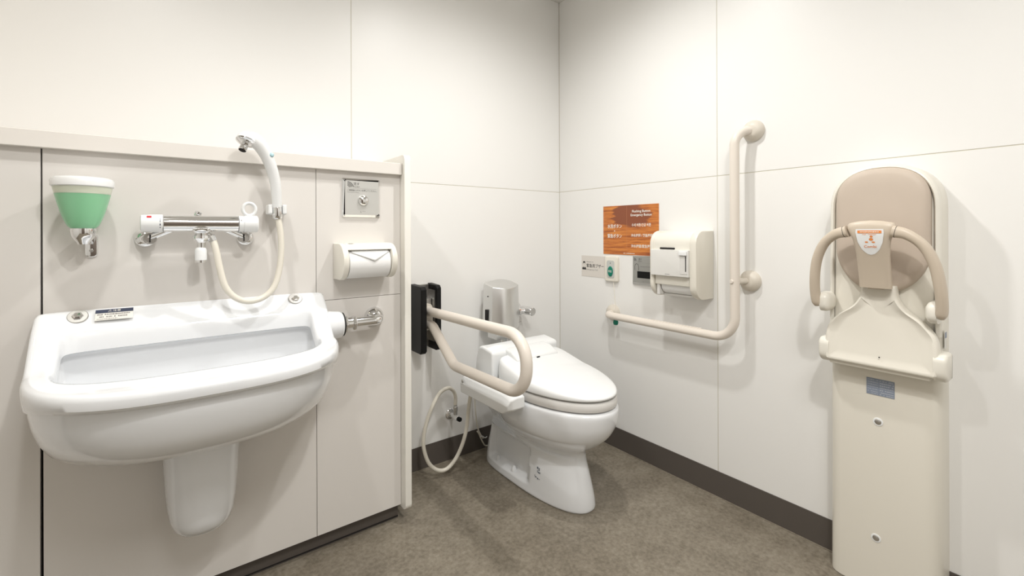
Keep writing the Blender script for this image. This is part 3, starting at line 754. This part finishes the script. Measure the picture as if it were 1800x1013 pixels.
for y0, y1 in ((-.716, -.735), (-.905, -.936)):
    sp_ = pdo(.818, 1.102, D, .058, .060)
    sp_ = [(a, b) for a, b in sp_]
    obj('side_panel', yslab(sp_, y0, y1, .006), MIV2, pd)
obj('rear_panel', box(-.03, 0, -.91, -.73, .83, .96), MIV2, pd)
obj('front_flap', slab(RW, rrect(.728, .907, .912, 1.022, .002), D - .006, D + .010, .002), mat('flap_plastic', (.76, .75, .72), .28), pd)
obj('lock_tab', slab(RW, rrect(.868, .903, 1.000, 1.018, .003), D + .010, D + .018, .002), MPLW, pd)
obj('side_rib', slab(RW, rrect(.872, .903, .925, .998, .001), D + .010, D + .0115, .0), MPLG, pd)
obj('lock_slot', slab(RW, rrect(.895, .899, .935, .998, .001), D + .0115, D + .0122, .0), MDARK, pd)
obj('peep_slot', slab(RW, rrect(.768, .838, 1.024, 1.031, .001), D - .006, D - .0005, .0), MDARK, pd)
marks(RW, [(.800, .822, .9185, .9205)], D + .0103, MGINK, pd, 'maker_mark')
obj('paper_guide', slab(RW, rrect(.737, .903, .872, .915, .003), .05, D - .010, .003), MIV, pd)
obj('guide_lip', slab(RW, rrect(.742, .756, .826, .914, .003), .04, D - .014, .003), MPLG, pd)
obj('lower_lip', slab(RW, rrect(.750, .903, .822, .832, .002), .02, D - .05, .002), MPLG, pd)
r2o = thing('toilet_roll', 'white toilet roll inside the boxed dispenser on the right wall', 'toilet roll', (-.075, -.83, .87))
obj('roll', lathe((-.074, -.760, .872), (0, -1, 0), [(0, .02), (0, .039), (.001, .040), (.140, .040), (.141, .039), (.141, .02)], 40), MPAPER, r2o)

# ------------------------------------------------------------------ wooden-look notice
po = thing('notice', 'orange wood-grain notice with white multilingual lettering on the right wall', 'notice', (0, -.502, 1.105))
obj('notice_sheet', slab(RW, [(.334, .983), (.670, .983), (.670, 1.229), (.334, 1.229)], 0.0002, .0022), MWOOD, po)
PO = .0026
marks(RW, [(.4855, .4865, 1.00, 1.225)], PO - .0001, mat('divider_ink', (.55, .25, .12), .6), po, 'divider_line')
text('水洗ボタン', RW, .409, 1.126, PO, .021, MWINK, po, width=.092, bold=.012)
text('・', RW, .409, 1.102, PO, .006, MWINK, po, bold=.01)
text('緊急ボタン', RW, .409, 1.077, PO, .021, MWINK, po, width=.092, bold=.012)
text('Flushing Button', RW, .571, 1.196, PO, .0155, MWINK, po, width=.106, bold=.012)
text('Emergency Button', RW, .571, 1.178, PO, .0155, MWINK, po, width=.122, bold=.012)
text('수세 버튼/긴급 버튼', RW, .572, 1.131, PO, .0155, MWINK, po, width=.112, bold=.012)
text('冲水按钮 / 紧急按钮', RW, .574, 1.080, PO, .0155, MWINK, po, width=.124, bold=.012)
text('沖水按鈕/緊急按鈕', RW, .574, 1.028, PO, .0155, MWINK, po, width=.124, bold=.012)
marks(RW, dashes(.465, .533, .991, .004, 11), PO, MWINK, po)

# ------------------------------------------------------------------ emergency buzzer sign, unit, pull cord
bs = thing('buzzer_sign', 'pale sign with a staff figure left of the green call button', 'sign', (0, -.262, .912))
obj('sign_sheet', slab(RW, [(.176, .857), (.352, .857), (.352, .969), (.176, .969)], .0002, .0015), mat('sign_paper', (.72, .68, .63), .45), bs)
O_ = .0018
text('緊急用ブザー', RW, .274, .916, O_, .021, MINK, bs, width=.122, bold=.008)
text('Emergency Call', RW, .250, .894, O_, .010, MGINK, bs, width=.086)
marks(RW, dashes(.213, .262, .936, .004, 12), O_, MGINK, bs)
bm = bmesh.new()
def disc(cx_, cy_, rx, ry, a0=0, a1=360, n=20):
    bm.faces.new([bm.verts.new(RW(cx_ + rx * cos(math.radians(a0 + (a1 - a0) * k_ / n)), cy_ + ry * sin(math.radians(a0 + (a1 - a0) * k_ / n)), O_)) for k_ in range(n + 1 if a1 - a0 < 360 else n)])
def poly(pts): bm.faces.new([bm.verts.new(RW(a, b, O_)) for a, b in pts])
disc(.195, .932, .0085, .006, 0, 180); poly([(.1865, .929), (.2035, .929), (.2035, .932), (.1865, .932)])
poly([(.181, .893), (.209, .893), (.209, .901), (.204, .906), (.199, .907), (.195, .901), (.191, .907), (.186, .906), (.181, .901)])
poly([(.1865, .922), (.1885, .922), (.1885, .929), (.1865, .929)]); poly([(.2015, .922), (.2035, .922), (.2035, .929), (.2015, .929)])
obj('staff_symbol', bm, MINK, bs)
bu = thing('call_button', 'ivory emergency call unit with a green oval button', 'call button', (0, -.398, .91))
obj('casing', slab(RW, rrect(.353, .437, .844, .972, .010), 0, .016, .005), MIV2, bu)
obj('button_panel', slab(RW, rrect(.368, .418, .862, .952, .012), .015, .0175, .001), mat('grey_panel', (.55, .56, .53), .4), bu)
oo = [( .393 + .0165 * cos(2 * PI * k_ / 32), .896 + .026 * sin(2 * PI * k_ / 32)) for k_ in range(32)]
gbn = obj('push_button', slab(RW, oo, .017, .0215, .002), MGRN, bu, label='green oval button')
text('呼出', RW, .393, .897, .0218, .013, MWINK, gbn, width=.022)
obj('indicator', lathe((-.0175, -.393, .938), (-1, 0, 0), [(0, .0022), (.0008, .002)], 12), MDARK, bu)
pcx = thing('pull_cord', 'thin pull cord with a green knob below the call unit', 'pull cord', (-.02, -.42, .75))
obj('cord', tube([(-.008, -.405, .846), (-.040, -.446, .70), (-.040, -.446, .655)], .0014, 8), MHOSE, pcx)
obj('pull_knob', lathe((-.040, -.446, .663), (0, 0, -1), [(0, .004), (.004, .011), (.016, .013), (.026, .011), (.029, .004)], 24), MGRN, pcx, label='green pull knob')

# flush sensor plate partly behind the dispenser
fs = thing('flush_sensor_plate', 'grey flush sensor panel with a dark window half hidden by the paper dispenser', 'flush plate', (0, -.59, .91))
obj('frame', slab(RW, rrect(.526, .662, .842, .984, .002, 2), 0, .010, .004, 2), MSAT, fs, angle=20)
obj('face', slab(RW, rrect(.530, .658, .854, .980, .001, 2), .009, .0115), mat('grey_face', (.42, .42, .40), .35, .6), fs)
obj('sensor_window', slab(RW, rrect(.556, .636, .876, .908, .001, 2), .011, .0125), MBLK, fs)
bm = bmesh.new(); O_ = .0119
for q in range(3):
    r0 = .005 + q * .0045
    for s_ in range(6):
        a0, a1 = math.radians(10 + 13 * s_), math.radians(10 + 13 * (s_ + 1))
        bm.faces.new([bm.verts.new(RW(.535 + rr * cos(a), .956 + rr * sin(a), O_)) for rr, a in ((r0, a0), (r0 + .002, a0), (r0 + .002, a1), (r0, a1))])
obj('wave_symbol', bm, MINK, fs)
text('流す', RW, .572, .966, O_, .010, MINK, fs, width=.019)
text('FLUSH', RW, .572, .956, O_, .004, MINK, fs, width=.019)
marks(RW, [(.555, .656, .9475, .9481)] + dashes(.573, .650, .931, .004, 14), O_, MGINK, fs)
oo = [(.541, .912), (.541, .930), (.544, .940), (.552, .944), (.560, .940), (.563, .930), (.563, .912)]
bm = bmesh.new()
for (a, b), (c, d) in zip(oo[:-1], oo[1:]):
    t = Vector((c - a, d - b)).normalized(); nx, nz_ = -t.y * .0009, t.x * .0009
    bm.faces.new([bm.verts.new(RW(p, q, O_)) for p, q in ((a + nx, b + nz_), (c + nx, d + nz_), (c - nx, d - nz_), (a - nx, b - nz_))])
obj('hand_symbol', bm, MINK, fs)
text('L', RW, .590, .862, O_, .005, MINK, fs)
marks(RW, dashes(.594, .606, .864, .002, 15, unit=.002), O_, MGINK, fs)

# ------------------------------------------------------------------ fold-away baby chair on the right wall
bc = thing('baby_chair', 'beige fold-up child safety seat mounted on the right wall', 'child seat', (0, -1.518, 0))
CC = 1.518   # centre, in -y
def arch(hw, zb, zt, zs, n=2.35, rb=.0, N=24):
    out = [(CC - hw - .004, zb), (CC + hw, zb)]
    for k_ in range(N + 1):
        a = PI * k_ / N; out.append((CC + hw * sgp(cos(a), 2 / n), zs + (zt - zs) * abs(sin(a)) ** (2 / n)))
    return out
rings = []
for d, o_ in ((0, 0), (0, .065), (.003, .080), (.010, .092), (.020, .099), (.034, .103)):
    oo = [(u, max(v, .002)) for u, v in arch(.134 - d, .002, 1.300 - d, 1.165)]
    rings.append([RW(u, v, o_) for u, v in oo])
sh = obj('back_shell', loft(rings), MIV2, bc, angle=45)
# raised rim around the upper part
rings = []
for d, o_ in ((.006, .06), (.0, .085), (.0, .098), (.003, .104), (.009, .106), (.012, .103), (.0125, .098)):
    rings.append([RW(u + .002, v, o_) for u, v in arch(.132 - d, .80, 1.299 - d, 1.165)])
obj('shell_rim', loft(rings, cap0=False, cap1=False), MIV, bc, angle=50)
def cush(d, o_):
    hw = .1135 - d; out = []
    N = 28
    for k_ in range(N + 1):
        a = PI * k_ / N; out.append((CC + hw * sgp(cos(a), 2 / 2.45), 1.178 + (.109 - d) * abs(sin(a)) ** (2 / 2.45)))
    for k_ in range(1, N):
        a = PI + PI * k_ / N; out.append((CC + hw * cos(a), 1.05 + (.138 - d) * sin(a)))
    return [RW(u + .003, v, o_) for u, v in out]
obj('cushion', loft([cush(0, .095), cush(0, .112), cush(.003, .119), cush(.009, .124), cush(.02, .127), cush(.05, .129)]), MCUSH, bc, angle=60, label='padded beige back cushion')
# folded seat plate, bottle shaped
half = [(.128, .694), (.133, .705), (.134, .735), (.133, .775), (.128, .800), (.118, .818), (.098, .842), (.072, .862), (.056, .880), (.045, .903), (.042, .925), (.041, .938)]
hc_ = catmull([(a, b, 0) for a, b in half], 4)
def seatol(d):
    L = [(CC - max(p.x - d, .01), p.y - (d if p.y > .9 else 0) + (d if p.y < .70 else 0)) for p in hc_]; R = [(CC + max(p.x - d, .01), p.y - (d if p.y > .9 else 0) + (d if p.y < .70 else 0)) for p in reversed(hc_)]
    return L + R
def sx_out(u, v, o_): return RW(u + .004, v, o_ + .010 * min(1, max(0, (.80 - v) / .10)))
seat = obj('seat_plate', loft([[sx_out(u, v, o_) for u, v in seatol(d)] for d, o_ in ((.002, .108), (0, .118), (0, .140), (.002, .147), (.007, .150), (.013, .148), (.022, .1445), (.034, .1435))]), MIV2, bc, angle=50)
obj('seam_hole', lathe((-.1565, -CC - .010, .728), (-1, 0, 0), [(0, .002), (.001, .002)], 10), MDARK, seat)
obj('hinge_bar', slab(RW, rrect(CC - .118, CC + .120, .684, .696, .003), .09, .150, .003), MIV2, bc)
for s_ in (-1, 1):
    u0 = CC + s_ * .137 + .004
    ol = rrect(.085, .158, .685, .762, (.022, .006, .006, .03), 6)
    obj('hinge_cover', loft([[(-a, -(u0 + q), b) for a, b in inset(ol, d)] for q, d in ((-.014, 0), (.008, 0), (.0125, .003), (.015, .009))] if s_ > 0 else [[(-a, -(u0 + q), b) for a, b in inset(ol, d)] for q, d in ((.014, 0), (-.008, 0), (-.0125, .003), (-.015, .009))]), MIV, bc, angle=50)
    u1 = CC + s_ * .124
    obj('arm_pod', loft([[(-a, -(u1 + s_ * q), b) for a, b in inset(rrect(.095, .175, .845, .905, .024, 6), d)] for q, d in ((-.012, .016), (-.006, .004), (.0, 0), (.014, 0))]), MIV, bc, angle=50)
    # curved restraint arm
    path = catmull([(-.205, -(CC + s_ * .052), 1.098), (-.203, -(CC + s_ * .085), 1.088), (-.197, -(CC + s_ * .117), 1.058), (-.190, -(CC + s_ * .138), 1.008), (-.182, -(CC + s_ * .147), .95), (-.172, -(CC + s_ * .149), .90), (-.163, -(CC + s_ * .146), .862)], 8)
    bm = bmesh.new(); m_ = len(path); rg = []
    for i in range(m_):
        T = (path[min(i + 1, m_ - 1)] - path[max(i - 1, 0)]).normalized(); O = Vector((-1, 0, 0)); O = (O - T * O.dot(T)).normalized(); S = T.cross(O)
        t = i / (m_ - 1); wv = .0160; ww = .0125 + .008 * max(0, 1 - t * 3)
        en = 1 if t < .93 else (1 - ((t - .93) / .07) ** 2 * .45)
        rg.append([path[i] + O * (.017 * en * sgp(cos(a), .8)) + S * ((.0130 + .004 * max(0, 1 - t * 4)) * en * sgp(sin(a), .8)) for a in [2 * PI * j / 20 for j in range(20)]])
    add_loft(bm, rg); ra = obj('restraint_arm', bm, MBEIGE, bc, angle=60)
    i0 = 2; c0 = path[i0]; T0 = (path[i0 + 1] - path[i0 - 1]).normalized()
    obj('joint_line', loft([[c0 + (q - c0) * 1.025 + T0 * e_ for q in rg[i0]] for e_ in (-.0005, .0005)]), MDARK, ra)
# central restraint post
post = [(.932, .0385, .163, .014), (.96, .0382, .168, .015), (1.00, .0385, .178, .016), (1.03, .0392, .187, .016), (1.055, .0410, .194, .017), (1.072, .0440, .198, .017), (1.088, .0495, .202, .017), (1.105, .056, .204, .016), (1.116, .056, .204, .013), (1.121, .052, .203, .008)]
rg = []
for z, hw, o_, th in post:
    zz = lambda u: z + (.008 * (1 - ((u - CC - .004) / hw) ** 2) if z > 1.09 else 0)
    ring = []
    for k_ in range(40):
        a = 2 * PI * k_ / 40; u = CC + .004 + hw * sgp(cos(a), 2 / 5); ring.append(RW(u, zz(u), o_ + th * sgp(sin(a), 2 / 3)))
    rg.append(ring)
pp = obj('restraint_post', loft(rg), MBEIGE, bc, angle=50)
obj('latch_notch', slab(RW, rrect(CC - .014, CC + .022, .928, .938, .001), .150, .166, .001), MBEIGE, pp)
# shield badge
def po_(v): 
    for (z0, _, a, t0), (z1, _, b, t1) in zip(post[:-1], post[1:]):
        if v <= z1: return a + t0 + (b + t1 - a - t0) * (v - z0) / (z1 - z0)
    return .22
bd_ = [(-.032, 1.104), (.032, 1.104), (.033, 1.094), (.029, 1.066), (.021, 1.046), (.008, 1.032), (0, 1.030), (-.008, 1.032), (-.021, 1.046), (-.029, 1.066), (-.033, 1.094)]
BC = CC + .004
rows = [1.104, 1.094, 1.080, 1.066, 1.055, 1.046, 1.038, 1.032, 1.030]
def bw(v):
    pr_ = [(1.104, .032), (1.094, .033), (1.066, .029), (1.046, .021), (1.036, .013), (1.032, .008), (1.030, .001)]
    for (a, wa), (b, wb_) in zip(pr_[:-1], pr_[1:]):
        if v >= b: return wb_ + (wa - wb_) * (v - b) / (a - b)
    return .001
def bfr(u, v, o_): return RW(u, v, po_(v) + o_ - .0000)
bm = bmesh.new(); add_loft(bm, [[bfr(BC - bw(v) + 2 * bw(v) * j / 8, v, .0006) for j in range(9)] for v in rows], False, False, closed=False)
bdg = obj('badge', bm, MPLW, pp, label='white shield badge with orange print')
marks(bfr, [(BC - .028, BC + .028, 1.092, 1.100)], .0011, MORG, bdg, 'orange_band')
marks(bfr, dashes(BC - .022, BC + .022, 1.096, .003, 21), .0015, MWINK, bdg)
marks(bfr, dashes(BC - .016, BC + .016, 1.0885, .002, 22, unit=.003), .0011, MORG, bdg)
text('Combi', bfr, BC, 1.054, .0012, .0075, MORG, bdg, width=.029, bold=.01)
bm = bmesh.new()
for cx_, cy_, rx, ry in ((BC + .004, 1.0825, .0035, .003), (BC - .008, 1.0665, .004, .0022), (BC + .008, 1.0665, .004, .0022), (BC + .003, 1.0745, .005, .004)):
    bm.faces.new([bm.verts.new(bfr(cx_ + rx * cos(2 * PI * k_ / 16), cy_ + ry * sin(2 * PI * k_ / 16), .0011)) for k_ in range(16)])
obj('child_symbol', bm, MORG, bdg)
# instruction sticker, side sticker, fixing bolts on the lower shell
stk = thing('instruction_sticker', 'small blue-grey instruction sticker on the child seat column', 'sticker', (-.105, -1.515, .625))
obj('sticker_sheet', slab(RW, [(1.483, .600), (1.551, .600), (1.551, .650), (1.483, .650)], .1035, .1042), MBLST, stk)
rects = []
for i, v in enumerate((.645, .638, .631, .624, .617, .610, .604)): rects += dashes(1.486, 1.512, v, .002, 30 + i, unit=.005) + dashes(1.516, 1.549, v, .0032, 50 + i, unit=.004)
marks(RW, rects, .1045, MBLST2, stk)
stk2 = thing('side_sticker', 'tiny blue and grey sticker on the edge of the child seat column', 'sticker', (-.06, -1.655, .79))
obj('sticker_sheet', box(-.075, -.05, -1.6558, -1.6551, .765, .815), MSTK, stk2)
obj('blue_print', box(-.073, -.052, -1.6562, -1.6559, .795, .811), MBLST, stk2)
for z, y in ((.520, -1.511), (.165, -1.505)):
    b = obj('fixing_bolt', lathe((-.101, y, z), (-1, 0, 0), [(0, .0125), (.003, .0125), (.0035, .0110), (.0035, .009)], 24), MPLW, bc)
    obj('bolt_head', lathe((-.1045, y, z), (-1, 0, 0), [(0, .0085), (.001, .007), (.0014, .001)], 20), MSTEEL, b)
